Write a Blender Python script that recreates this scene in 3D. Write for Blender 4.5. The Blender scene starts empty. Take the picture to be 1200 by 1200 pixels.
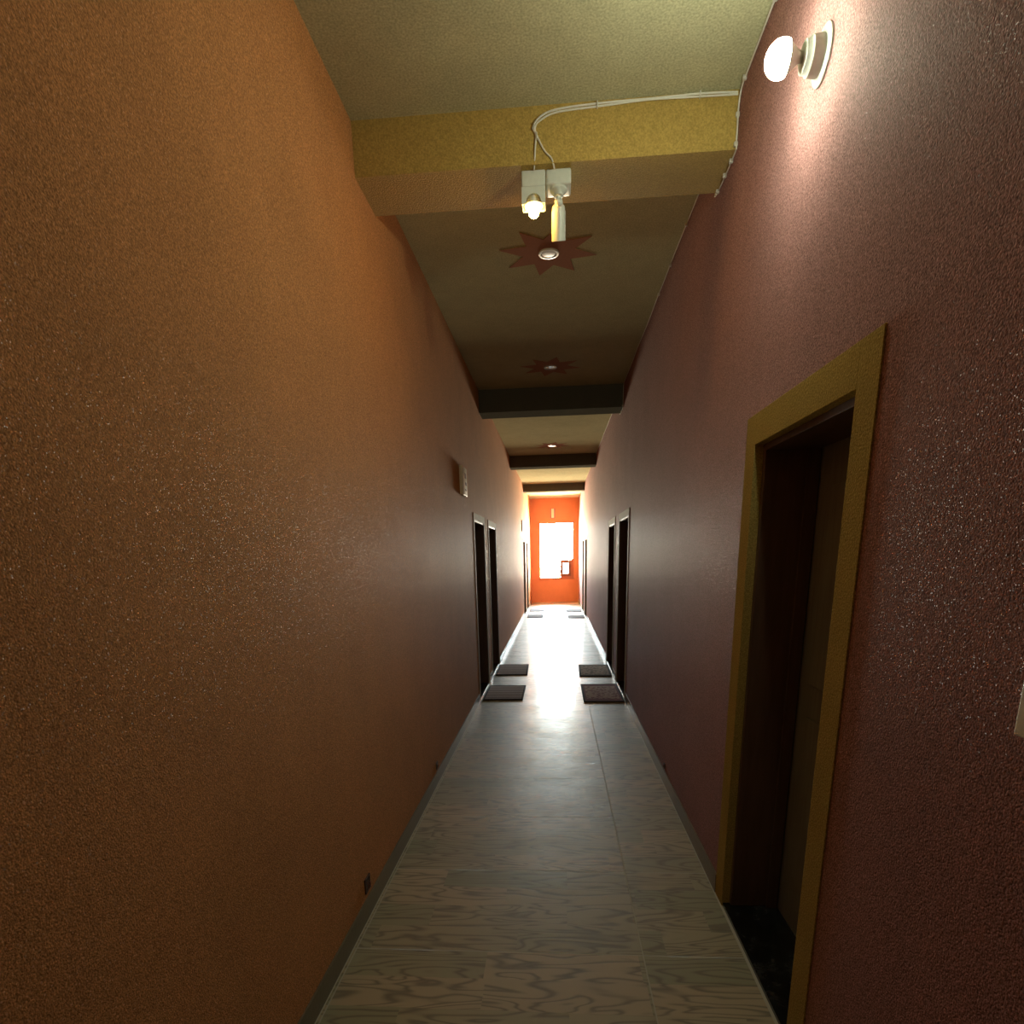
import bpy, bmesh, math, random
from mathutils import Vector, Matrix
random.seed(4)
S = bpy.context.scene
COL = S.collection

# ------------------------------------------------------------------ camera
HC = 1.6
cd = bpy.data.cameras.new('camera'); cam = bpy.data.objects.new('camera', cd); COL.objects.link(cam)
F = 694.03
cd.sensor_fit = 'HORIZONTAL'; cd.sensor_width = 36.0; cd.lens = F / 1200 * 36.0
cd.shift_x = 0.0; cd.shift_y = (829.17 - 600) / 1200
cd.clip_start = 0.02; cd.clip_end = 200
r = Vector((0.99712692, 0.07201957, -0.02347519)); u = Vector((0.00478708, 0.24937578, 0.96839496)); f = Vector((-0.07559753, 0.96572507, -0.24831454))
m = Matrix.Identity(4)
for i in range(3):
    m[i][0] = r[i]; m[i][1] = u[i]; m[i][2] = -f[i]
m[2][3] = HC
cam.matrix_world = m
S.camera = cam

# ------------------------------------------------------------------ world / lights / exposure
W = bpy.data.worlds.new('sky'); S.world = W; W.use_nodes = True
bg = W.node_tree.nodes['Background']
wn = W.node_tree; wtc = wn.nodes.new('ShaderNodeTexCoord'); wsp = wn.nodes.new('ShaderNodeSeparateXYZ'); wmr = wn.nodes.new('ShaderNodeMapRange'); wmx = wn.nodes.new('ShaderNodeMix'); wmx.data_type = 'RGBA'
wn.links.new(wtc.outputs['Generated'], wsp.inputs[0]); wn.links.new(wsp.outputs[2], wmr.inputs[0])
wmr.inputs[1].default_value = -0.06; wmr.inputs[2].default_value = 0.06
wmx.inputs[6].default_value = (2.6, 2.15, 1.45, 1)      # unseen ground, made warm and brighter than the sky to lift the ceilings
wmx.inputs[7].default_value = (0.82, 0.98, 1.0, 1)      # sky
wn.links.new(wmr.outputs[0], wmx.inputs[0]); wn.links.new(wmx.outputs[2], bg.inputs[0])
bg.inputs[1].default_value = 94.0
S.view_settings.view_transform = 'Standard'; S.view_settings.look = 'None'
S.view_settings.gamma = 1.0; S.view_settings.use_curve_mapping = False
S.view_settings.exposure = 0.35
LED_POWER = 240.0
AMBER_POWER = 90.0
XL, XR, ZC, Y0, Y1 = -0.875, 0.764, 3.434, -6.0, 21.0
WX0, WX1, WZ0, WZ1 = -0.575, 0.60, 0.80, 2.66      # window opening
pl = bpy.data.lights.new('window_portal', 'AREA'); pl.shape = 'RECTANGLE'; pl.size = WX1 - WX0; pl.size_y = WZ1 - WZ0
pl.cycles.is_portal = True
po = bpy.data.objects.new('window_portal', pl); COL.objects.link(po)
po.location = ((WX0 + WX1) / 2, Y1 + 0.14, (WZ0 + WZ1) / 2); po.rotation_euler = (math.radians(-90), 0, 0)

# ------------------------------------------------------------------ material helpers
def newmat(name):
    m = bpy.data.materials.new(name); m.use_nodes = True
    nt = m.node_tree; b = nt.nodes['Principled BSDF']
    return m, nt, b
def N(nt, t, **k):
    n = nt.nodes.new(t)
    for a, v in k.items():
        if a.startswith('i_'): n.inputs[a[2:]].default_value = v
        else: setattr(n, a, v)
    return n
def math_(nt, op, a, b=None, clamp=False):
    n = nt.nodes.new('ShaderNodeMath'); n.operation = op; n.use_clamp = clamp
    for i, v in enumerate((a, b)):
        if v is None: continue
        if isinstance(v, (int, float)): n.inputs[i].default_value = v
        else: nt.links.new(v, n.inputs[i])
    return n.outputs[0]
def mixc(nt, fac, a, b, mode='MIX'):
    n = nt.nodes.new('ShaderNodeMix'); n.data_type = 'RGBA'; n.blend_type = mode
    for i, v in ((0, fac), (6, a), (7, b)):
        if isinstance(v, (int, float)): n.inputs[i].default_value = v
        elif isinstance(v, tuple): n.inputs[i].default_value = (*v, 1)
        else: nt.links.new(v, n.inputs[i])
    return n.outputs[2]
def plain(name, col, rough=0.5, spec=0.5, metal=0.0, bump=0, bscale=60):
    m, nt, b = newmat(name)
    b.inputs['Base Color'].default_value = (*col, 1); b.inputs['Roughness'].default_value = rough
    b.inputs['Specular IOR Level'].default_value = spec; b.inputs['Metallic'].default_value = metal
    tc = N(nt, 'ShaderNodeTexCoord'); n = N(nt, 'ShaderNodeTexNoise', i_Scale=bscale, i_Detail=3.0)
    nt.links.new(tc.outputs['Object'], n.inputs['Vector'])
    c = mixc(nt, n.outputs['Fac'], tuple(x * 0.9 for x in col), tuple(min(1, x * 1.08) for x in col))
    nt.links.new(c, b.inputs['Base Color'])
    if bump:
        bp = N(nt, 'ShaderNodeBump', i_Strength=1.0, i_Distance=bump)
        nt.links.new(n.outputs['Fac'], bp.inputs['Height']); nt.links.new(bp.outputs[0], b.inputs['Normal'])
    return m
def plaster(name, col, dark=0.82, grain=170, dist=0.0035, rough=0.42, spec=0.5, blotch=0.25, glit=0.0, cr=0.22):
    """spray-textured glossy wall paint with coarse grains and mottled tone"""
    m, nt, b = newmat(name)
    tc = N(nt, 'ShaderNodeTexCoord'); P = tc.outputs['Object']
    g = N(nt, 'ShaderNodeTexNoise', i_Scale=grain, i_Detail=2.0, i_Roughness=0.55); nt.links.new(P, g.inputs['Vector'])
    v = N(nt, 'ShaderNodeTexVoronoi', i_Scale=grain * 0.9); nt.links.new(P, v.inputs['Vector'])
    big = N(nt, 'ShaderNodeTexNoise', i_Scale=2.3, i_Detail=5.0, i_Roughness=0.6); nt.links.new(P, big.inputs['Vector'])
    mp = N(nt, 'ShaderNodeMapping'); mp.inputs['Scale'].default_value = (9, 9, 1.2); nt.links.new(P, mp.inputs['Vector'])
    st = N(nt, 'ShaderNodeTexNoise', i_Scale=1.6, i_Detail=4.0); nt.links.new(mp.outputs[0], st.inputs['Vector'])
    h = math_(nt, 'SUBTRACT', g.outputs['Fac'], math_(nt, 'MULTIPLY', v.outputs['Distance'], 0.5))
    c1 = mixc(nt, math_(nt, 'MULTIPLY', big.outputs['Fac'], 1.0), tuple(x * dark for x in col), tuple(min(1, x * (2 - dark)) for x in col))
    c2 = mixc(nt, math_(nt, 'MULTIPLY', st.outputs['Fac'], blotch), c1, tuple(x * 0.6 for x in col))
    rmp = N(nt, 'ShaderNodeMapRange'); rmp.inputs[1].default_value = 0.3; rmp.inputs[2].default_value = 0.7; rmp.inputs[3].default_value = 1 - cr; rmp.inputs[4].default_value = 1 + cr
    nt.links.new(g.outputs['Fac'], rmp.inputs[0])
    cm = N(nt, 'ShaderNodeVectorMath', operation='SCALE'); nt.links.new(c2, cm.inputs[0]); nt.links.new(rmp.outputs[0], cm.inputs['Scale'])
    outc = cm.outputs[0]
    if glit:      # sparse pale flecks in the sprayed paint
        pv = N(nt, 'ShaderNodeTexVoronoi', i_Scale=85.0); nt.links.new(P, pv.inputs['Vector'])
        outc = mixc(nt, math_(nt, 'MULTIPLY', math_(nt, 'LESS_THAN', pv.outputs['Distance'], 0.16), 0.45), outc, tuple(min(1, x * 1.3 + 0.25) for x in col))
    nt.links.new(outc, b.inputs['Base Color'])
    bp = N(nt, 'ShaderNodeBump', i_Strength=1.0, i_Distance=dist); nt.links.new(h, bp.inputs['Height']); nt.links.new(bp.outputs[0], b.inputs['Normal'])
    b.inputs['Roughness'].default_value = rough; b.inputs['Specular IOR Level'].default_value = spec
    if glit:      # glossy paint grains: small facets with their own tilt
        fv = N(nt, 'ShaderNodeTexVoronoi', i_Scale=290.0); nt.links.new(P, fv.inputs['Vector'])
        su = N(nt, 'ShaderNodeVectorMath', operation='SUBTRACT'); nt.links.new(fv.outputs['Color'], su.inputs[0]); su.inputs[1].default_value = (0.5, 0.5, 0.5)
        sc = N(nt, 'ShaderNodeVectorMath', operation='SCALE'); nt.links.new(su.outputs[0], sc.inputs[0]); sc.inputs['Scale'].default_value = 0.95
        ge = N(nt, 'ShaderNodeNewGeometry'); aa = N(nt, 'ShaderNodeVectorMath', operation='ADD'); nt.links.new(ge.outputs['Normal'], aa.inputs[0]); nt.links.new(sc.outputs[0], aa.inputs[1])
        nn = N(nt, 'ShaderNodeVectorMath', operation='NORMALIZE'); nt.links.new(aa.outputs[0], nn.inputs[0])
        nt.links.new(nn.outputs[0], b.inputs['Coat Normal']); b.inputs['Coat Roughness'].default_value = 0.25
        nt.links.new(math_(nt, 'MULTIPLY', math_(nt, 'LESS_THAN', fv.outputs['Distance'], 0.33), glit), b.inputs['Coat Weight'])
    return m
def emis(name, col, s):
    m, nt, b = newmat(name)
    b.inputs['Base Color'].default_value = (*col, 1)
    b.inputs['Emission Color'].default_value = (*col, 1); b.inputs['Emission Strength'].default_value = s
    return m

M = {}
M['wall_orange'] = plaster('orange_textured_paint', (0.57, 0.262, 0.105), grain=260, dist=0.0014, rough=0.8, spec=0.055, glit=0.07, cr=0.42)
M['wall_maroon'] = plaster('maroon_textured_paint', (0.40, 0.205, 0.20), grain=230, dist=0.0015, rough=0.8, spec=0.12, glit=0.08, cr=0.6)
M['wall_end'] = plaster('bright_orange_paint', (0.74, 0.29, 0.145), dist=0.002, rough=0.8, spec=0.0)
M['ochre'] = plaster('ochre_textured_paint', (0.45, 0.335, 0.11), grain=190, dist=0.0015, rough=0.8, spec=0.0, cr=0.35)
M['ceiling'] = plaster('olive_grey_ceiling_paint', (0.60, 0.58, 0.37), grain=120, dist=0.0006, rough=0.8, spec=0.0, blotch=0.5)
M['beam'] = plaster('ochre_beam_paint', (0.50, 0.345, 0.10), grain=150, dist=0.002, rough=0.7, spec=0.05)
M['beam_dark'] = plaster('dark_olive_beam', (0.15, 0.155, 0.13), grain=150, dist=0.002, rough=0.7, spec=0.0)  # beams beyond the first get a darker olive than the ceiling
M['pale_frame'] = plaster('daylit_ochre_frame_paint', (0.50, 0.43, 0.28), grain=190, dist=0.0015, rough=0.7, spec=0.1)  # ochre frame paint, greyed in the colour for the cool daylight on it
M['skirting'] = plain('grey_olive_tile', (0.20, 0.17, 0.11), 0.3, bump=0.0005)
M['white'] = plain('white_plastic', (0.72, 0.76, 0.70), 0.35)
M['cream'] = plain('cream_plastic', (0.85, 0.78, 0.62), 0.4)
M['cable'] = plain('white_cable', (0.78, 0.75, 0.68), 0.45)
M['steel'] = plain('clip_metal', (0.75, 0.72, 0.66), 0.3, metal=0.3)
M['black'] = plain('black_plastic_and_shade', (0.012, 0.012, 0.012), 0.4)
M['star'] = plain('dark_red_paint', (0.46, 0.25, 0.19), 0.8, 0.0, bump=0.0006)
M['lens'] = plain('frosted_lens', (0.85, 0.88, 0.86), 0.25)
M['frame_win'] = plain('orange_painted_frame', (0.40, 0.13, 0.06), 0.4)
M['sash'] = plain('brown_sash', (0.20, 0.08, 0.05), 0.4)
M['led'] = emis('led_diffuser', (0.92, 1.0, 0.74), LED_POWER)
M['amber'] = emis('amber_bulb', (1.0, 0.52, 0.10), AMBER_POWER)
M['wire'] = plain('copper_red_wire', (0.25, 0.08, 0.05), 0.5)

def wood(name, col, rough=0.35):
    m, nt, b = newmat(name)
    tc = N(nt, 'ShaderNodeTexCoord'); mp = N(nt, 'ShaderNodeMapping'); mp.inputs['Scale'].default_value = (14, 14, 1.3)
    nt.links.new(tc.outputs['Object'], mp.inputs['Vector'])
    n = N(nt, 'ShaderNodeTexNoise', i_Scale=3.0, i_Detail=5.0, i_Distortion=0.6); nt.links.new(mp.outputs[0], n.inputs['Vector'])
    nt.links.new(mixc(nt, n.outputs['Fac'], tuple(x * 0.6 for x in col), tuple(x * 1.5 for x in col)), b.inputs['Base Color'])
    b.inputs['Roughness'].default_value = rough
    return m
M['door'] = wood('dark_brown_door', (0.20, 0.20, 0.185), 0.3)
M['jamb'] = wood('dark_brown_jamb', (0.11, 0.06, 0.04), 0.5)

def granite():
    m, nt, b = newmat('black_granite')
    tc = N(nt, 'ShaderNodeTexCoord'); n = N(nt, 'ShaderNodeTexNoise', i_Scale=9.0, i_Detail=6.0, i_Roughness=0.75); nt.links.new(tc.outputs['Object'], n.inputs['Vector'])
    nt.links.new(mixc(nt, math_(nt, 'MULTIPLY', math_(nt, 'SUBTRACT', n.outputs['Fac'], 0.5, True), 2.0), (0.008, 0.009, 0.009), (0.10, 0.10, 0.10)), b.inputs['Base Color'])
    b.inputs['Roughness'].default_value = 0.22
    return m
M['granite'] = granite()

def glass():
    m = bpy.data.materials.new('window_glass'); m.use_nodes = True; nt = m.node_tree; nt.nodes.clear()
    o = nt.nodes.new('ShaderNodeOutputMaterial'); t = nt.nodes.new('ShaderNodeBsdfTransparent'); g = nt.nodes.new('ShaderNodeBsdfGlossy')
    g.inputs['Roughness'].default_value = 0.03
    fr = nt.nodes.new('ShaderNodeFresnel'); mx = nt.nodes.new('ShaderNodeMixShader')
    nt.links.new(fr.outputs[0], mx.inputs[0]); nt.links.new(t.outputs[0], mx.inputs[1]); nt.links.new(g.outputs[0], mx.inputs[2]); nt.links.new(mx.outputs[0], o.inputs[0])
    return m
M['glass'] = glass()

def floor_mat():
    m, nt, b = newmat('wood_look_floor_tile')
    tc = N(nt, 'ShaderNodeTexCoord'); P = tc.outputs['Object']
    sp = N(nt, 'ShaderNodeSeparateXYZ'); nt.links.new(P, sp.inputs[0]); X, Y = sp.outputs[0], sp.outputs[1]
    # tile grid: long side across the corridor
    TW, TH = 1.2, 0.66
    ty = math_(nt, 'DIVIDE', math_(nt, 'ADD', Y, 20 * TH - 2.13), TH)
    fy = math_(nt, 'FRACT', ty); dy = math_(nt, 'MULTIPLY', math_(nt, 'MINIMUM', fy, math_(nt, 'SUBTRACT', 1.0, fy)), TH)
    tx = math_(nt, 'DIVIDE', math_(nt, 'ADD', X, 10 * TW - 0.348), TW)
    fx = math_(nt, 'FRACT', tx); dx = math_(nt, 'MULTIPLY', math_(nt, 'MINIMUM', fx, math_(nt, 'SUBTRACT', 1.0, fx)), TW)
    d = math_(nt, 'MINIMUM', dx, dy)
    grout = math_(nt, 'SUBTRACT', 1.0, math_(nt, 'SMOOTH_MIN', math_(nt, 'DIVIDE', d, 0.0030), 1.0), True)
    gl = math_(nt, 'LESS_THAN', d, 0.0028)
    el = math_(nt, 'MAXIMUM', math_(nt, 'LESS_THAN', X, XL + 0.012), math_(nt, 'GREATER_THAN', X, XR - 0.012))
    # plank bands inside each tile, grain across the corridor
    py = math_(nt, 'FLOOR', math_(nt, 'MULTIPLY', ty, 4.0))
    pxo = N(nt, 'ShaderNodeTexWhiteNoise'); pxo.noise_dimensions = '1D'; nt.links.new(py, pxo.inputs['W'])
    bx = math_(nt, 'FLOOR', math_(nt, 'ADD', math_(nt, 'DIVIDE', X, 0.62), math_(nt, 'MULTIPLY', pxo.outputs['Value'], 3.0)))
    cb = N(nt, 'ShaderNodeCombineXYZ'); nt.links.new(bx, cb.inputs[0]); nt.links.new(py, cb.inputs[1]); nt.links.new(math_(nt, 'FLOOR', tx), cb.inputs[2])
    rn = N(nt, 'ShaderNodeTexWhiteNoise'); rn.noise_dimensions = '3D'; nt.links.new(cb.outputs[0], rn.inputs['Vector'])
    off = N(nt, 'ShaderNodeVectorMath', operation='SCALE'); nt.links.new(rn.outputs['Color'], off.inputs[0]); off.inputs['Scale'].default_value = 17.0
    ad = N(nt, 'ShaderNodeVectorMath', operation='ADD'); nt.links.new(P, ad.inputs[0]); nt.links.new(off.outputs[0], ad.inputs[1])
    mp = N(nt, 'ShaderNodeMapping'); mp.inputs['Scale'].default_value = (1.5, 8.0, 1.0); nt.links.new(ad.outputs[0], mp.inputs['Vector'])
    n1 = N(nt, 'ShaderNodeTexNoise', i_Scale=1.1, i_Detail=1.5, i_Distortion=0.7); nt.links.new(mp.outputs[0], n1.inputs['Vector'])
    ring = math_(nt, 'SINE', math_(nt, 'MULTIPLY', n1.outputs['Fac'], 56.0))
    ring = math_(nt, 'POWER', math_(nt, 'ADD', math_(nt, 'MULTIPLY', ring, 0.5), 0.5), 3.5)
    mp2 = N(nt, 'ShaderNodeMapping'); mp2.inputs['Scale'].default_value = (5, 90, 1); nt.links.new(ad.outputs[0], mp2.inputs['Vector'])
    n2 = N(nt, 'ShaderNodeTexNoise', i_Scale=1.0, i_Detail=4.0); nt.links.new(mp2.outputs[0], n2.inputs['Vector'])
    base = mixc(nt, rn.outputs['Value'], (0.33, 0.32, 0.18), (0.60, 0.45, 0.28))
    base = mixc(nt, math_(nt, 'MULTIPLY', ring, 0.85), base, (0.13, 0.10, 0.058))
    base = mixc(nt, math_(nt, 'MULTIPLY', n2.outputs['Fac'], 0.35), base, (0.5, 0.44, 0.31))
    dirt = N(nt, 'ShaderNodeTexNoise', i_Scale=3.0, i_Detail=7.0, i_Roughness=0.7); nt.links.new(P, dirt.inputs['Vector'])
    base = mixc(nt, math_(nt, 'MULTIPLY', dirt.outputs['Fac'], 0.25), base, (0.22, 0.21, 0.165))
    base = mixc(nt, math_(nt, 'MULTIPLY', gl, 0.75), base, (0.58, 0.56, 0.46))
    base = mixc(nt, el, base, (0.55, 0.52, 0.42))
    nt.links.new(base, b.inputs['Base Color'])
    rr = math_(nt, 'ADD', math_(nt, 'MULTIPLY', dirt.outputs['Fac'], 0.30), 0.34)
    rr = math_(nt, 'ADD', rr, math_(nt, 'MULTIPLY', gl, 0.4)); nt.links.new(rr, b.inputs['Roughness'])
    bh = math_(nt, 'SUBTRACT', math_(nt, 'MULTIPLY', ring, -0.12), math_(nt, 'MULTIPLY', gl, 1.0))
    bh = math_(nt, 'ADD', bh, math_(nt, 'MULTIPLY', dirt.outputs['Fac'], 0.9))
    bp = N(nt, 'ShaderNodeBump', i_Strength=0.6, i_Distance=0.0016); nt.links.new(bh, bp.inputs['Height']); nt.links.new(bp.outputs[0], b.inputs['Normal'])
    b.inputs['Specular IOR Level'].default_value = 0.6
    b.inputs['Coat Weight'].default_value = 0.5; b.inputs['Coat Roughness'].default_value = 0.15; nt.links.new(bp.outputs[0], b.inputs['Coat Normal'])
    return m
M['floor'] = floor_mat()

def mat_fabric(name, c1, c2, stripes=26, patt=False):
    m, nt, b = newmat(name)
    tc = N(nt, 'ShaderNodeTexCoord'); P = tc.outputs['Object']
    sp = N(nt, 'ShaderNodeSeparateXYZ'); nt.links.new(P, sp.inputs[0])
    if patt:
        v = N(nt, 'ShaderNodeTexVoronoi', i_Scale=22.0); v.feature = 'F1'; nt.links.new(P, v.inputs['Vector'])
        fac = math_(nt, 'GREATER_THAN', v.outputs['Distance'], 0.42)
        ax = math_(nt, 'ABSOLUTE', sp.outputs[0]); ay = math_(nt, 'ABSOLUTE', sp.outputs[1])
        bd = math_(nt, 'MAXIMUM', math_(nt, 'GREATER_THAN', ax, 0.185), math_(nt, 'GREATER_THAN', ay, 0.33))
        fac = math_(nt, 'MULTIPLY', fac, math_(nt, 'SUBTRACT', 1.0, bd))
    else:
        s = math_(nt, 'SINE', math_(nt, 'MULTIPLY', sp.outputs[1], stripes * 1.9))
        s2 = math_(nt, 'SINE', math_(nt, 'MULTIPLY', sp.outputs[1], stripes * 5.3))
        fac = math_(nt, 'MULTIPLY', math_(nt, 'ADD', math_(nt, 'ADD', s, s2), 2.0), 0.25, True)
    col = mixc(nt, fac, c1, c2)
    n = N(nt, 'ShaderNodeTexNoise', i_Scale=260.0, i_Detail=2.0); nt.links.new(P, n.inputs['Vector'])
    col = mixc(nt, math_(nt, 'MULTIPLY', n.outputs['Fac'], 0.4), col, tuple(x * 0.5 for x in c1))
    nt.links.new(col, b.inputs['Base Color']); b.inputs['Roughness'].default_value = 0.95; b.inputs['Specular IOR Level'].default_value = 0.1
    bp = N(nt, 'ShaderNodeBump', i_Strength=1.0, i_Distance=0.003); nt.links.new(n.outputs['Fac'], bp.inputs['Height']); nt.links.new(bp.outputs[0], b.inputs['Normal'])
    return m

# ------------------------------------------------------------------ mesh helpers
def bx(bm, x0, x1, y0, y1, z0, z1, bev=0.0):
    res = bmesh.ops.create_cube(bm, size=1.0)
    vs = res['verts']
    bmesh.ops.scale(bm, vec=(x1 - x0, y1 - y0, z1 - z0), verts=vs)
    bmesh.ops.translate(bm, vec=((x0 + x1) / 2, (y0 + y1) / 2, (z0 + z1) / 2), verts=vs)
    if bev:
        es = list({e for v in vs for e in v.link_edges})
        bmesh.ops.bevel(bm, geom=es, offset=bev, segments=3, affect='EDGES', profile=0.6)
def cyl(bm, p0, p1, r0, r1=None, seg=32, caps=True):
    p0, p1 = Vector(p0), Vector(p1); d = p1 - p0
    res = bmesh.ops.create_cone(bm, cap_ends=caps, segments=seg, radius1=r0, radius2=r0 if r1 is None else r1, depth=d.length)
    q = Vector((0, 0, 1)).rotation_difference(d.normalized()).to_matrix().to_4x4()
    bmesh.ops.transform(bm, matrix=Matrix.Translation((p0 + p1) / 2) @ q, verts=res['verts'])
def lathe(bm, prof, origin, axis, seg=40):
    """prof: list of (radius, height) revolved about axis through origin"""
    q = Vector((0, 0, 1)).rotation_difference(Vector(axis).normalized()).to_matrix().to_4x4(); T = Matrix.Translation(origin) @ q
    rings = []
    for r_, h in prof:
        if r_ < 1e-6: rings.append([bm.verts.new(T @ Vector((0, 0, h)))])
        else: rings.append([bm.verts.new(T @ Vector((r_ * math.cos(2 * math.pi * k / seg), r_ * math.sin(2 * math.pi * k / seg), h))) for k in range(seg)])
    for a, b in zip(rings, rings[1:]):
        if len(a) == 1 and len(b) == 1: continue
        for k in range(seg):
            k2 = (k + 1) % seg
            if len(a) == 1: bm.faces.new((a[0], b[k2], b[k]))
            elif len(b) == 1: bm.faces.new((a[k], a[k2], b[0]))
            else: bm.faces.new((a[k], a[k2], b[k2], b[k]))
def sweep(bm, pts, rad, seg=8, sub=6):
    """smooth tube through points (Catmull-Rom)"""
    P = [Vector(p) for p in pts]; Q = []
    for i in range(len(P) - 1):
        p0 = P[max(i - 1, 0)]; p1 = P[i]; p2 = P[i + 1]; p3 = P[min(i + 2, len(P) - 1)]
        for s in range(sub):
            t = s / sub
            Q.append(0.5 * ((2 * p1) + (p2 - p0) * t + (2 * p0 - 5 * p1 + 4 * p2 - p3) * t * t + (3 * p1 - p0 - 3 * p2 + p3) * t ** 3))
    Q.append(P[-1]); rings = []; nrm = None
    for i, q in enumerate(Q):
        t = (Q[min(i + 1, len(Q) - 1)] - Q[max(i - 1, 0)]).normalized()
        if nrm is None: nrm = t.orthogonal().normalized()
        nrm = (nrm - t * nrm.dot(t)).normalized(); b = t.cross(nrm)
        rings.append([bm.verts.new(q + rad * (math.cos(2 * math.pi * k / seg) * nrm + math.sin(2 * math.pi * k / seg) * b)) for k in range(seg)])
    for a, b in zip(rings, rings[1:]):
        for k in range(seg): bm.faces.new((a[k], a[(k + 1) % seg], b[(k + 1) % seg], b[k]))
    bm.faces.new(rings[0][::-1]); bm.faces.new(rings[-1])
def obj(name, bm, mat, parent=None, smooth=False, origin=None):
    if origin is not None: bmesh.ops.translate(bm, vec=-Vector(origin), verts=bm.verts)
    bmesh.ops.recalc_face_normals(bm, faces=bm.faces)
    me = bpy.data.meshes.new(name); bm.to_mesh(me); bm.free()
    me.materials.append(mat)
    if smooth:
        for p in me.polygons: p.use_smooth = True
        try: me.set_sharp_from_angle(angle=math.radians(40))
        except Exception: pass
    o = bpy.data.objects.new(name, me); COL.objects.link(o)
    if origin is not None: o.location = origin
    if parent is not None:
        o.parent = parent
    return o
def tag(o, label, cat, group=None, kind=None):
    if label: o['label'] = label
    if cat: o['category'] = cat
    if group: o['group'] = group
    if kind: o['kind'] = kind
    return o
def thing(name, loc, label, cat, group=None, kind=None, rotz=0):
    o = bpy.data.objects.new(name, None); COL.objects.link(o); o.location = loc; o.rotation_euler = (0, 0, rotz); o.empty_display_size = 0.1
    return tag(o, label, cat, group, kind)
B = bmesh.new

# ------------------------------------------------------------------ shell
TH = 0.32; LEAF = 0.235
OPR = [(1.70, 2.515), (6.60, 7.53), (8.12, 9.03), (15.30, 16.20), (16.95, 17.85)]
OPL = [(6.58, 7.48), (7.98, 8.90), (16.30, 17.35), (18.00, 19.00)]
DZ = 2.0
def side_wall(x0, x1, ops):
    bm = B(); y = Y0 - 0.2
    for a, b in ops:
        bx(bm, x0, x1, y, a, 0, ZC + 0.12); bx(bm, x0, x1, a, b, DZ, ZC + 0.12); y = b
    bx(bm, x0, x1, y, Y1 + 0.3, 0, ZC + 0.12)
    bmesh.ops.remove_doubles(bm, verts=bm.verts, dist=1e-5)
    return bm
tag(obj('wall_left', side_wall(XL - TH, XL, OPL), M['wall_orange']), 'orange brown textured wall along the left of the corridor', 'wall', kind='structure')
tag(obj('wall_right', side_wall(XR, XR + TH, OPR), M['wall_maroon']), 'maroon textured wall along the right of the corridor', 'wall', kind='structure')
bm = B()
bx(bm, XL, WX0, Y1, Y1 + 0.2, 0, ZC + 0.12); bx(bm, WX1, XR, Y1, Y1 + 0.2, 0, ZC + 0.12)
bx(bm, WX0, WX1, Y1, Y1 + 0.2, 0, WZ0); bx(bm, WX0, WX1, Y1, Y1 + 0.2, WZ1, ZC + 0.12)
tag(obj('wall_end', bm, M['wall_end']), 'bright orange end wall around the window', 'wall', kind='structure')
bm = B(); bx(bm, XL, XR, Y0 - 0.2, Y0, 0, ZC + 0.12)
tag(obj('wall_back', bm, M['wall_orange']), 'orange wall behind the camera', 'wall', kind='structure')
bm = B(); bx(bm, XL - TH, XR + TH, Y0 - 0.2, Y1 + 0.3, -0.15, 0)
tag(obj('floor', bm, M['floor']), 'wood-look tiled corridor floor', 'floor', kind='structure')
bm = B(); bx(bm, XL, XR, Y0, Y1, ZC, ZC + 0.12)
tag(obj('ceiling', bm, M['ceiling']), 'olive grey painted ceiling between the beams', 'ceiling', kind='structure')
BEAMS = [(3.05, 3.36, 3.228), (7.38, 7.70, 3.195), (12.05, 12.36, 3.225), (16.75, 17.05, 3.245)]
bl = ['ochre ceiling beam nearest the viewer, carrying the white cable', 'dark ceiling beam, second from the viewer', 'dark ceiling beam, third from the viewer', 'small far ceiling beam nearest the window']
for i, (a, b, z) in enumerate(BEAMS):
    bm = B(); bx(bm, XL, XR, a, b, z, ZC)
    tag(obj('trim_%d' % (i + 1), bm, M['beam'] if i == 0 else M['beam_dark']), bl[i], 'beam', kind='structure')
def skirting(name, x0, x1, ops, label):
    bm = B(); y = Y0
    for a, b in ops:
        bx(bm, x0, x1, y, a - 0.1, 0, 0.095, 0.002); y = b + 0.1
    bx(bm, x0, x1, y, Y1, 0, 0.095, 0.002)
    tag(obj(name, bm, M['skirting']), label, 'skirting', kind='structure')
skirting('baseboard_left', XL, XL + 0.008, OPL, 'thin grey skirting along the left wall')
skirting('baseboard_right', XR - 0.008, XR, OPR, 'thin grey skirting along the right wall')

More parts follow.
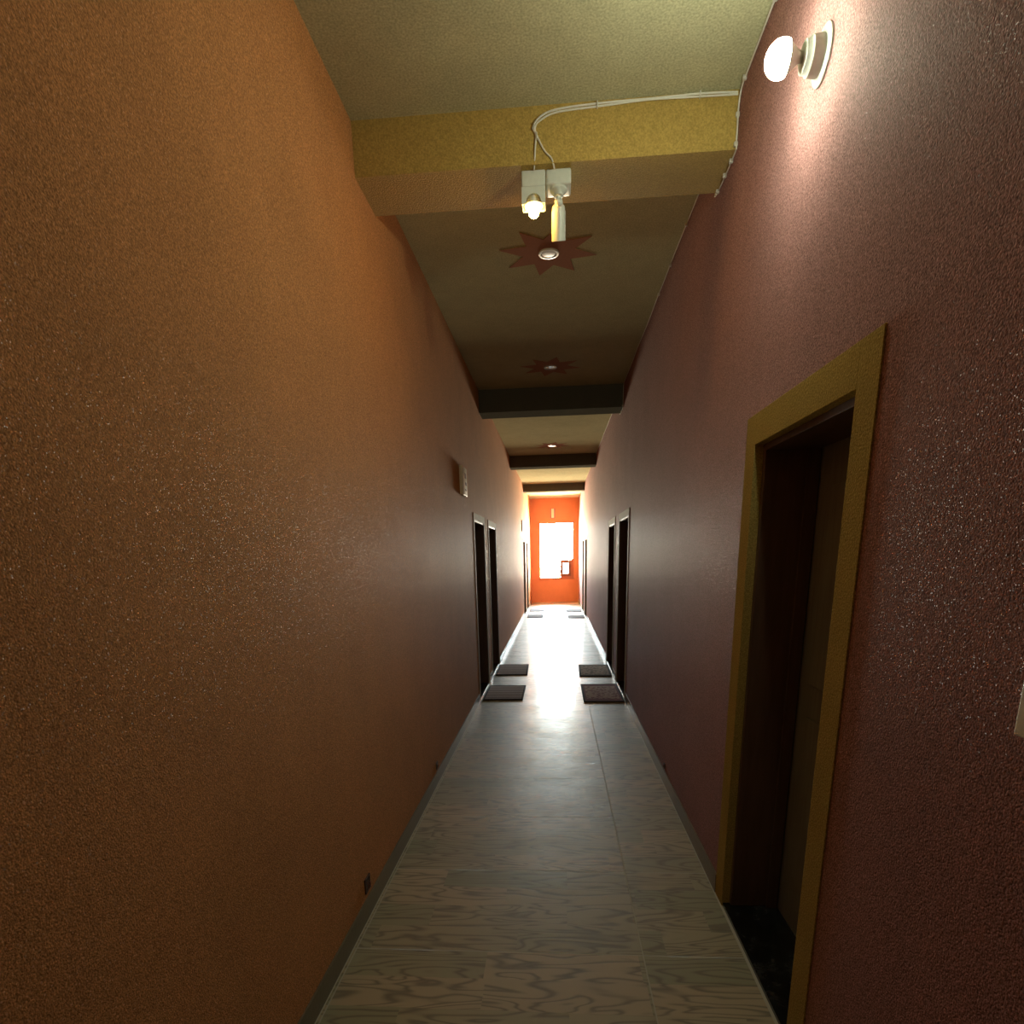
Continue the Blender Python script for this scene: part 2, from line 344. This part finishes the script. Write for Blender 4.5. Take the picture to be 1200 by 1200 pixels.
# doors ---------------------------------------------------------------
names = {('R', 0): 'near right doorway with an ochre frame and black granite sill',
         ('R', 1): 'right-hand doorway in the middle of the corridor, nearer of the two, by the maroon mat',
         ('R', 2): 'right-hand doorway in the middle of the corridor, farther of the two',
         ('R', 3): 'right-hand doorway near the window, nearer of the two', ('R', 4): 'right-hand doorway near the window, closest to the window',
         ('L', 0): 'left-hand doorway in the middle of the corridor, nearer of the two', ('L', 1): 'left-hand doorway in the middle of the corridor, farther of the two',
         ('L', 2): 'left-hand doorway near the window, nearer of the two', ('L', 3): 'left-hand doorway near the window, closest to the window'}
nd = 0
for side, ops in (('R', OPR), ('L', OPL)):
    for i, (a, b) in enumerate(ops):
        nd += 1
        s = 1 if side == 'R' else -1; x = XR if side == 'R' else XL
        w = 0.1 if (side, i) == ('R', 0) else 0.055
        c = (x, (a + b) / 2, 0); hw = (b - a) / 2
        d = thing('door_%d' % nd, c, names[(side, i)], 'door', kind='structure')
        def X(u0, u1): return (min(s * u0, s * u1), max(s * u0, s * u1))
        # architrave (flat painted band wrapping a little into the reveal)
        fr = B(); t = 0.012
        for (y0, y1, z0, z1) in ((-hw - w, -hw + t, 0, DZ + w), (hw - t, hw + w, 0, DZ + w), (-hw + t, hw - t, DZ - t, DZ + w)):
            bx(fr, *X(-0.005, 0.0), y0, y1, z0, z1, 0.0015)
        for (y0, y1, z0, z1) in () if nd != 1 else ((-hw, -hw + t, 0.016, DZ), (hw - t, hw, 0.016, DZ), (-hw + t, hw - t, DZ - t, DZ)):
            bx(fr, *X(0.0, 0.03), y0, y1, z0, z1)
        obj('architrave', fr, M['ochre'] if nd == 1 else M['pale_frame'], d)
        u_in = 0.03 if nd == 1 else 0.0
        jb = B()
        for (y0, y1, z0, z1) in ((-hw, -hw + 0.035, 0.016, DZ), (hw - 0.035, hw, 0.016, DZ), (-hw + 0.035, hw - 0.035, DZ - 0.035, DZ)):
            bx(jb, *X(u_in, LEAF), y0, y1, z0, z1, 0.003)
        # door stop
        for (y0, y1, z0, z1) in ((-hw + 0.035, -hw + 0.05, 0.016, DZ - 0.035), (hw - 0.05, hw - 0.035, 0.016, DZ - 0.035)):
            bx(jb, *X(LEAF - 0.05, LEAF - 0.005), y0, y1, z0, z1)
        obj('jamb', jb, M['jamb'], d)
        lf = B(); bx(lf, *X(LEAF, LEAF + 0.04), -hw, hw, 0.016, DZ)
        for z0, z1 in ((0.25, 0.95), (1.08, 1.82)):       # raised panels
            bx(lf, *X(LEAF - 0.008, LEAF + 0.01), -hw + 0.15, hw - 0.15, z0, z1, 0.004)
        obj('door_leaf', lf, M['door'], d)
        th = B(); bx(th, *X(0.0, LEAF + 0.05), -hw + 0.001, hw - 0.001, -0.002, 0.015, 0.002)
        obj('sill', th, M['granite'], d)
        

# window --------------------------------------------------------------
wc = ((WX0 + WX1) / 2, Y1, WZ0)
w = thing('window_1', wc, 'bright window in the orange end wall', 'window', kind='structure')
HW = (WX1 - WX0) / 2; HH = WZ1 - WZ0
fr = B()
for (x0, x1, z0, z1) in ((-HW, -HW + 0.035, 0, HH), (HW - 0.035, HW, 0, HH), (-HW, HW, 0, 0.035), (-HW, HW, HH - 0.035, HH)):
    bx(fr, x0, x1, 0.05, 0.11, z0, z1, 0.003)
obj('window_frame', fr, M['frame_win'], w)
g = B(); bx(g, -HW + 0.03, HW - 0.03, 0.078, 0.082, 0.03, HH - 0.03); obj('pane', g, M['glass'], w)
sh = B(); sx0, sx1, sz0, sz1 = 0.125, 0.50, 0.07, 0.61; sw = 0.10
for (x0, x1, z0, z1) in ((sx0, sx0 + sw, sz0, sz1), (sx1 - sw, sx1, sz0, sz1), (sx0 + sw, sx1 - sw, sz0, sz0 + sw), (sx0 + sw, sx1 - sw, sz1 - sw, sz1)):
    bx(sh, x0, x1, 0.02, 0.055, z0, z1, 0.004)
vs = obj('vent_sash', sh, M['sash'], w); tag(vs, 'small square brown frame in the lower right corner', None)
sb = B(); bx(sb, sx1, HW, 0.02, 0.06, 0.0, sz1 + 0.05, 0.004); bx(sb, sx0, sx1, 0.02, 0.05, 0.0, sz0, 0.003)
obj('side_panel', sb, M['frame_win'], w)
sl = B(); bx(sl, -HW - 0.03, HW + 0.03, -0.02, 0.0, -0.03, 0.0, 0.004); obj('window_sill', sl, M['frame_win'], w)

# ------------------------------------------------------------------ wall lamp with the white LED bulb
LB = Vector((XR, 2.15, 2.955))
t = thing('wall_lamp', LB, 'lit white bulb in a round holder high on the maroon right wall', 'lamp')
bm = B(); lathe(bm, [(0, 0), (0.066, 0), (0.066, 0.005), (0.062, 0.008), (0.04, 0.010), (0.0, 0.010)], (0, 0, 0), (-1, 0, 0)); obj('mounting_ring', bm, M['white'], t, True)
bm = B(); lathe(bm, [(0, 0.008), (0.045, 0.008), (0.046, 0.014), (0.044, 0.04), (0.038, 0.046), (0.037, 0.056), (0.028, 0.060), (0.0, 0.060)], (0, 0, 0), (-1, 0, 0)); holder = obj('lamp_holder', bm, M['white'], t, True)
bm = B(); lathe(bm, [(0.043 * math.cos(math.radians(-22 + 112 * k / 14)), 0.118 + 0.043 * math.sin(math.radians(-22 + 112 * k / 14))) for k in range(14)] + [(0, 0.161)], (0, 0, 0), (-1, 0, 0)); bl_ = obj('bulb', bm, M['led'], t, True); tag(bl_, 'glowing white dome', None)
bm = B(); lathe(bm, [(0.013, 0.058), (0.014, 0.068), (0.022, 0.080), (0.034, 0.096), (0.040, 0.102)], (0, 0, 0), (-1, 0, 0)); obj('bulb_housing', bm, M['white'], bl_, True)

# ------------------------------------------------------------------ amber sensor lamp under the beam
ZB = BEAMS[0][2]
t = thing('amber_lamp', (-0.092, 3.12, ZB), 'small glowing amber lamp on a white box under the nearest beam', 'lamp')
bm = B(); bx(bm, -0.052, 0.052, -0.035, 0.045, -0.062, 0, 0.006); obj('junction_box', bm, M['white'], t, True)
bm = B()   # shroud open below: two cheeks, a back, and a front with an arched cut-out
bx(bm, -0.052, -0.047, -0.03, 0.04, -0.124, -0.06, 0.002); bx(bm, 0.047, 0.052, -0.03, 0.04, -0.124, -0.06, 0.002)
bx(bm, -0.048, 0.048, 0.034, 0.04, -0.124, -0.06, 0.002)
K = 16; vf = []
for yy in (-0.034, -0.029):
    arc = [bm.verts.new((-0.034 * math.cos(math.pi * k / K), yy, -0.122 + 0.036 * math.sin(math.pi * k / K))) for k in range(K + 1)]
    out = [bm.verts.new((-0.052 + 0.104 * k / K, yy, -0.061)) for k in range(K + 1)]
    lo = [bm.verts.new((-0.052, yy, -0.122)), bm.verts.new((0.052, yy, -0.122)), bm.verts.new((-0.052, yy, -0.124)), bm.verts.new((0.052, yy, -0.124)), bm.verts.new((-0.034, yy, -0.124)), bm.verts.new((0.034, yy, -0.124))]
    for k in range(K): bm.faces.new((arc[k], arc[k + 1], out[k + 1], out[k]))
    bm.faces.new((arc[0], out[0], lo[0])); bm.faces.new((arc[K], lo[1], out[K]))
    bm.faces.new((arc[0], lo[0], lo[2], lo[4])); bm.faces.new((arc[K], lo[5], lo[3], lo[1]))
    vf.append((arc, out, lo))
A, C_ = vf
for k in range(K): bm.faces.new((A[0][k], A[0][k + 1], C_[0][k + 1], C_[0][k]))
for i, j in ((4, 2), (5, 3)): bm.faces.new((A[2][i], A[2][j], C_[2][j], C_[2][i]))
bm.faces.new((A[0][0], A[2][4], C_[2][4], C_[0][0])); bm.faces.new((A[0][K], A[2][5], C_[2][5], C_[0][K]))
obj('shroud', bm, M['white'], t)
bm = B(); lathe(bm, [(0.0, -0.06), (0.022, -0.06), (0.020, -0.112), (0.0, -0.113)], (0, 0, 0), (0, 0, 1)); lathe(bm, [(0.020, -0.108), (0.040, -0.114), (0.043, -0.120), (0.041, -0.120), (0.020, -0.112), (0.020, -0.108)], (0, 0.002, 0), (0, 0, 1)); obj('lamp_holder', bm, M['white'], t, True)
bm = B(); lathe(bm, [(0, -0.114), (0.012, -0.116), (0.020, -0.126), (0.024, -0.140), (0.022, -0.152), (0.013, -0.161), (0, -0.164)], (0, 0, 0), (0, 0, 1)); tag(obj('bulb', bm, M['amber'], t, True), 'glowing amber bulb', None)

# ------------------------------------------------------------------ security camera
t = thing('security_camera', (0.018, 3.13, ZB), 'white bullet security camera on a white junction box under the nearest beam', 'camera')
bm = B(); bx(bm, -0.055, 0.055, -0.045, 0.06, -0.058, 0, 0.009); obj('junction_box', bm, M['white'], t, True)
bm = B(); lathe(bm, [(0, -0.058), (0.038, -0.058), (0.038, -0.066), (0.032, -0.072), (0.024, -0.078), (0.022, -0.086), (0.0, -0.09)], (0, -0.005, 0), (0, 0, 1)); obj('mount', bm, M['white'], t, True)
bm = B(); cyl(bm, (0, -0.005, -0.085), (0.0, -0.010, -0.108), 0.013, 0.012); lathe(bm, [(0.019 * math.sin(k * math.pi / 10), 0.019 * math.cos(k * math.pi / 10)) for k in range(11)], (0, -0.012, -0.112), (0, 0, 1)); obj('swivel_arm', bm, M['white'], t, True)
dirv = Vector((0.0, 0.32, -0.95)).normalized()
bm = B(); lathe(bm, [(0, -0.005), (0.020, -0.004), (0.027, 0.003), (0.029, 0.012), (0.029, 0.108), (0.026, 0.114), (0, 0.114)], (0.0, 0.012, -0.112), dirv); body = obj('camera_body', bm, M['white'], t, True)
e = Vector((0.0, 0.012, -0.112)) + dirv * 0.114
bm = B(); cyl(bm, e, e + dirv * 0.003, 0.024); obj('lens', bm, M['black'], body, True)
# sun hood over the upper side of the body
bm = B(); nside = Vector((0, -0.92, -0.40)).normalized(); sidev = Vector((1, 0, 0)); rings = []
for h in (0.02, 0.126):
    rr = []
    for R_ in (0.0300, 0.0325):
        rr.append([bm.verts.new(Vector((0, 0.012, -0.112)) + dirv * h + R_ * (math.cos(an) * nside + math.sin(an) * sidev)) for an in [math.radians(-75 + 150 * k / 14) for k in range(15)]])
    rings.append(rr)
for k in range(14):
    for R_ in (0, 1): bm.faces.new((rings[0][R_][k], rings[0][R_][k + 1], rings[1][R_][k + 1], rings[1][R_][k]))
    for hh in (0, 1): bm.faces.new((rings[hh][0][k], rings[hh][0][k + 1], rings[hh][1][k + 1], rings[hh][1][k]))
for k in (0, 14): bm.faces.new((rings[0][0][k], rings[1][0][k], rings[1][1][k], rings[0][1][k]))
obj('hood', bm, M['white'], body, True)

# ------------------------------------------------------------------ cables
yf = BEAMS[0][0]
def clipbox(parent, p, d=(0.008, 0.008, 0.012)):
    bm = B(); bx(bm, p[0] - d[0], p[0] + d[0], p[1] - d[1], p[1] + d[1], p[2] - d[2], p[2] + d[2], 0.003); obj('cable_clip', bm, M['steel'], parent, True)
c = thing('power_cable', (0, 0, 0), 'doubled white cable bending along the nearest beam down to its lamp and camera', 'cable')
for dz, last in ((0.0, [(-0.078, yf - 0.006, 3.33), (-0.082, yf - 0.005, 3.27), (-0.086, yf + 0.01, ZB - 0.0), (-0.088, yf + 0.03, ZB - 0.004)]),
                 (-0.010, [(-0.070, yf - 0.006, 3.32), (-0.040, yf - 0.005, 3.27), (-0.012, yf - 0.004, ZB + 0.015), (0.0, yf + 0.015, ZB - 0.012)])):
    o_ = 0.004 if dz else 0
    pts = [(XR - 0.012, yf - 0.012 - o_, 3.418 + dz), (0.60, yf - 0.010, 3.424 + dz), (0.40, yf - 0.008 - o_ * 2, 3.428 + dz * .8 - 0.006), (0.20, yf - 0.009, 3.420 + dz), (0.02, yf - 0.008, 3.412 + dz),
           (-0.055 - dz * .5, yf - 0.008, 3.392 + dz), (-0.090 - dz, yf - 0.008, 3.355)] + last
    bm = B(); sweep(bm, pts, 0.0036); obj('strand', bm, M['cable'], c, True)
for p in ((0.60, yf - 0.010, 3.42), (0.18, yf - 0.01, 3.415), (-0.085, yf - 0.006, 3.355), (-0.074, yf - 0.006, 3.325)): clipbox(c, p, (0.003, 0.008, 0.012))

c = thing('corner_cable', (0, 0, 0), 'thin white cable clipped along the corner of right wall and ceiling', 'cable')
bm = B(); pts = [(XR - 0.007, -5.9, ZC - 0.012)]
y = -5.5
while y < 2.9: pts.append((XR - 0.007 - random.random() * 0.003, y, ZC - 0.012 - random.random() * 0.006)); y += 0.35
pts += [(XR - 0.007, 3.0, ZC - 0.02), (XR - 0.007, 3.035, ZC - 0.07), (XR - 0.007, 3.038, ZB + 0.02), (XR - 0.007, 3.06, ZB - 0.012), (XR - 0.007, 3.35, ZB - 0.012), (XR - 0.007, 3.375, ZB + 0.03), (XR - 0.007, 3.40, ZC - 0.03)]
y = 3.7
while y < 7.2: pts.append((XR - 0.007 - random.random() * 0.004, y, ZC - 0.010 - random.random() * 0.012)); y += 0.35
z2 = BEAMS[1][2]
pts += [(XR - 0.007, 7.34, ZC - 0.03), (XR - 0.007, 7.365, z2 + 0.02), (XR - 0.007, 7.39, z2 - 0.01), (XR - 0.007, 7.69, z2 - 0.01), (XR - 0.007, 7.72, z2 + 0.03), (XR - 0.012, 7.8, ZC - 0.04)]
y = 8.1
while y < 11.9: pts.append((XR - 0.008 - random.random() * 0.006, y, ZC - 0.012 - random.random() * 0.02)); y += 0.4
pts += [(XR - 0.01, 12.03, ZC - 0.02)]
sweep(bm, pts, 0.0034, 6, 3); obj('strand', bm, M['cable'], c, True)
for p in ((XR - 0.009, 2.62, ZC - 0.012), (XR - 0.009, 2.96, ZC - 0.018), (XR - 0.009, 3.035, 3.34), (XR - 0.009, 3.038, 3.24), (XR - 0.009, 3.10, ZB - 0.014), (XR - 0.009, 3.2, ZB - 0.014), (XR - 0.009, 3.32, ZB - 0.014),
          (XR - 0.009, 4.05, ZC - 0.014), (XR - 0.009, 4.55, ZC - 0.014), (XR - 0.009, 5.0, ZC - 0.014), (XR - 0.009, 7.55, z2 - 0.014), (XR - 0.009, 7.38, z2 + 0.012)): clipbox(c, p, (0.008, 0.006, 0.008))

# ------------------------------------------------------------------ ceiling downlights with painted stars
def downlight(x, y, star, label):
    t = thing('downlight', (x, y, ZC), label, 'ceiling light', 'downlights along the corridor ceiling')
    if star:
        bm = B(); top = []; bot = []
        for k in range(16):
            a = math.pi * k / 8 + math.radians(12); R_ = 0.31 if k % 2 == 0 else 0.165
            top.append(bm.verts.new((R_ * math.cos(a), R_ * math.sin(a), 0))); bot.append(bm.verts.new((R_ * math.cos(a), R_ * math.sin(a), -0.003)))
        bm.faces.new(top); bm.faces.new(bot[::-1])
        for k in range(16): bm.faces.new((top[k], top[(k + 1) % 16], bot[(k + 1) % 16], bot[k]))
        tag(obj('star', bm, M['star'], t), 'dark red eight-pointed star around the light', None)
    bm = B(); lathe(bm, [(0.046, -0.003), (0.064, -0.003), (0.066, -0.008), (0.062, -0.012), (0.050, -0.013), (0.046, -0.009), (0.046, -0.003)], (0, 0, 0), (0, 0, 1)); obj('trim_ring', bm, M['white'], t, True)
    bm = B(); lathe(bm, [(0, -0.012), (0.03, -0.0115), (0.044, -0.010), (0.0455, -0.006)], (0, 0, 0), (0, 0, 1)); obj('diffuser', bm, M['lens'], t, True)
downlight(-0.038, 4.31, True, 'unlit white downlight in a dark red star, just beyond the nearest beam')
downlight(-0.049, 6.65, True, 'unlit white downlight in a dark star, just before the second beam')
downlight(-0.061, 11.10, True, 'small unlit downlight in the ceiling between the second and third beams')

# ------------------------------------------------------------------ wall signs
def sign(x, y, z, s, h, wd, label, nm='wall_sign'):
    t = thing(nm, (x, y, z), label, 'sign')
    def X(u0, u1): return (min(s * u0, s * u1), max(s * u0, s * u1))
    bm = B(); bx(bm, *X(0, 0.03), -wd / 2, wd / 2, -h / 2, h / 2, 0.004); obj('backing_box', bm, M['cream'], t, True)
    bm = B()
    for (y0, y1, z0, z1) in ((0.02, 0.34, 0.12, 0.30), (0.1, 0.38, -0.12, -0.02), (0.02, 0.30, -0.32, -0.26)):
        bx(bm, *X(0.029, 0.032), y0 * wd, y1 * wd, z0 * h, z1 * h)
    obj('dark_marking', bm, M['sash'], t)
sign(XL, 5.82, 2.28, 1, 0.25, 0.27, 'cream plate standing out high on the left wall before the first left doorway')
sign(XL, 15.9, 2.33, 1, 0.27, 0.35, 'tiny far plate high on the left wall near the window')
t = thing('plaque', (-0.11, Y1, 2.95), 'small upright pale plaque above the bright window', 'plaque')
bm = B(); bx(bm, -0.085, 0.085, -0.02, 0, -0.16, 0.16, 0.004); obj('backing', bm, M['wall_maroon'], t, True)
bm = B(); bx(bm, -0.045, 0.045, -0.032, -0.018, -0.145, 0.145, 0.006); obj('pale_panel', bm, M['cream'], t, True)

# switch plate at the right edge
t = thing('switch_plate', (XR, 0.865, 1.375), 'pale switch plate low on the maroon wall at the right edge of the photo', 'switch')
bm = B(); bx(bm, -0.028, 0, -0.11, 0.11, -0.075, 0.075, 0.005); obj('box', bm, M['cream'], t, True)
for k in range(3):
    bm = B(); bx(bm, -0.034, -0.027, -0.085 + k * 0.062, -0.04 + k * 0.062, -0.04, 0.04, 0.003); obj('rocker', bm, M['white'], t, True)

# low wire outlets on the walls
def outlet(x, y, z, s, sz, label):
    t = thing('wire_outlet', (x, y, z), label, 'outlet')
    def X(u0, u1): return (min(s * u0, s * u1), max(s * u0, s * u1))
    bm = B()
    for (y0, y1, z0, z1) in ((-sz, sz, -sz, -sz * .8), (-sz, sz, sz * .8, sz), (-sz, -sz * .8, -sz, sz), (sz * .8, sz, -sz, sz)): bx(bm, *X(0, 0.006), y0, y1, z0, z1)
    obj('box_rim', bm, M['jamb'], t)
    bm = B(); bx(bm, *X(0, 0.002), -sz * .8, sz * .8, -sz * .8, sz * .8); obj('hollow_shade', bm, M['black'], t)  # flat black sheet painted for the shade inside the opening
    bm = B()
    for k in (-1, 0, 1): sweep(bm, [Vector((s * 0.002, k * sz * .3, sz * .4)), Vector((s * 0.012, k * sz * .4, 0)), Vector((s * 0.008, k * sz * .55, -sz * .6))], 0.0016, 6, 4)
    obj('wires', bm, M['wire'], t, True)
outlet(XL, 2.38, 0.155, 1, 0.035, 'dark open wire outlet low on the left wall, nearer the viewer')
outlet(XL, 4.02, 0.135, 1, 0.026, 'small wire outlet low on the left wall, farther along')
outlet(XR, 4.05, 0.125, -1, 0.018, 'tiny dark wire outlet low on the right wall beyond the near doorway')

# ------------------------------------------------------------------ door mats
F1 = mat_fabric('brown_striped_mat', (0.26, 0.19, 0.18), (0.78, 0.62, 0.55))
F2 = mat_fabric('maroon_patterned_mat', (0.34, 0.14, 0.15), (0.68, 0.46, 0.36), patt=True)
F3 = mat_fabric('grey_patterned_mat', (0.30, 0.26, 0.22), (0.72, 0.57, 0.46), patt=True)
F4 = mat_fabric('grey_blue_mat', (0.20, 0.23, 0.28), (0.36, 0.39, 0.43))
def doormat(cx, cy, wx, wy, mt, label, edge, rz=0.0):
    t = thing('doormat', (cx, cy, 0), label, 'doormat', 'doormats outside the room doors', rotz=rz)
    bm = B(); bx(bm, -wx / 2 + 0.012, wx / 2 - 0.012, -wy / 2 + 0.012, wy / 2 - 0.012, 0.0003, 0.012, 0.003); obj('pile', bm, mt, t, True)
    bm = B()
    for (x0, x1, y0, y1) in ((-wx / 2, wx / 2, -wy / 2, -wy / 2 + 0.02), (-wx / 2, wx / 2, wy / 2 - 0.02, wy / 2), (-wx / 2, -wx / 2 + 0.02, -wy / 2 + 0.02, wy / 2 - 0.02), (wx / 2 - 0.02, wx / 2, -wy / 2 + 0.02, wy / 2 - 0.02)):
        bx(bm, x0, x1, y0, y1, 0.0003, 0.014, 0.003)
    obj('border', bm, edge, t, True)
EB = plain('dark_mat_border', (0.07, 0.045, 0.045), 0.9, 0.1)
doormat(-0.617, 6.93, 0.46, 0.74, F1, 'brown striped doormat by the nearest left doorway', EB)
doormat(-0.630, 8.40, 0.44, 0.78, F1, 'brown striped doormat by the second left doorway, farther of the left pair', EB, 0.02)
doormat(0.524, 6.89, 0.45, 0.90, F2, 'maroon patterned doormat on the right, nearest of the right-hand mats', EB)
doormat(0.528, 8.29, 0.43, 0.82, F3, 'grey-brown patterned doormat behind the maroon one on the right', EB, -0.02)
doormat(-0.56, 16.10, 0.43, 0.75, F4, 'small far bluish doormat on the left, nearer of the far left pair', EB)
doormat(-0.57, 17.90, 0.43, 0.75, F4, 'small far bluish doormat on the left, closest to the window', EB)
doormat(0.51, 15.80, 0.43, 0.75, F4, 'small far bluish doormat on the right, nearer of the far right pair', EB)
doormat(0.50, 17.60, 0.43, 0.75, F4, 'small far bluish doormat on the right, closest to the window', EB)
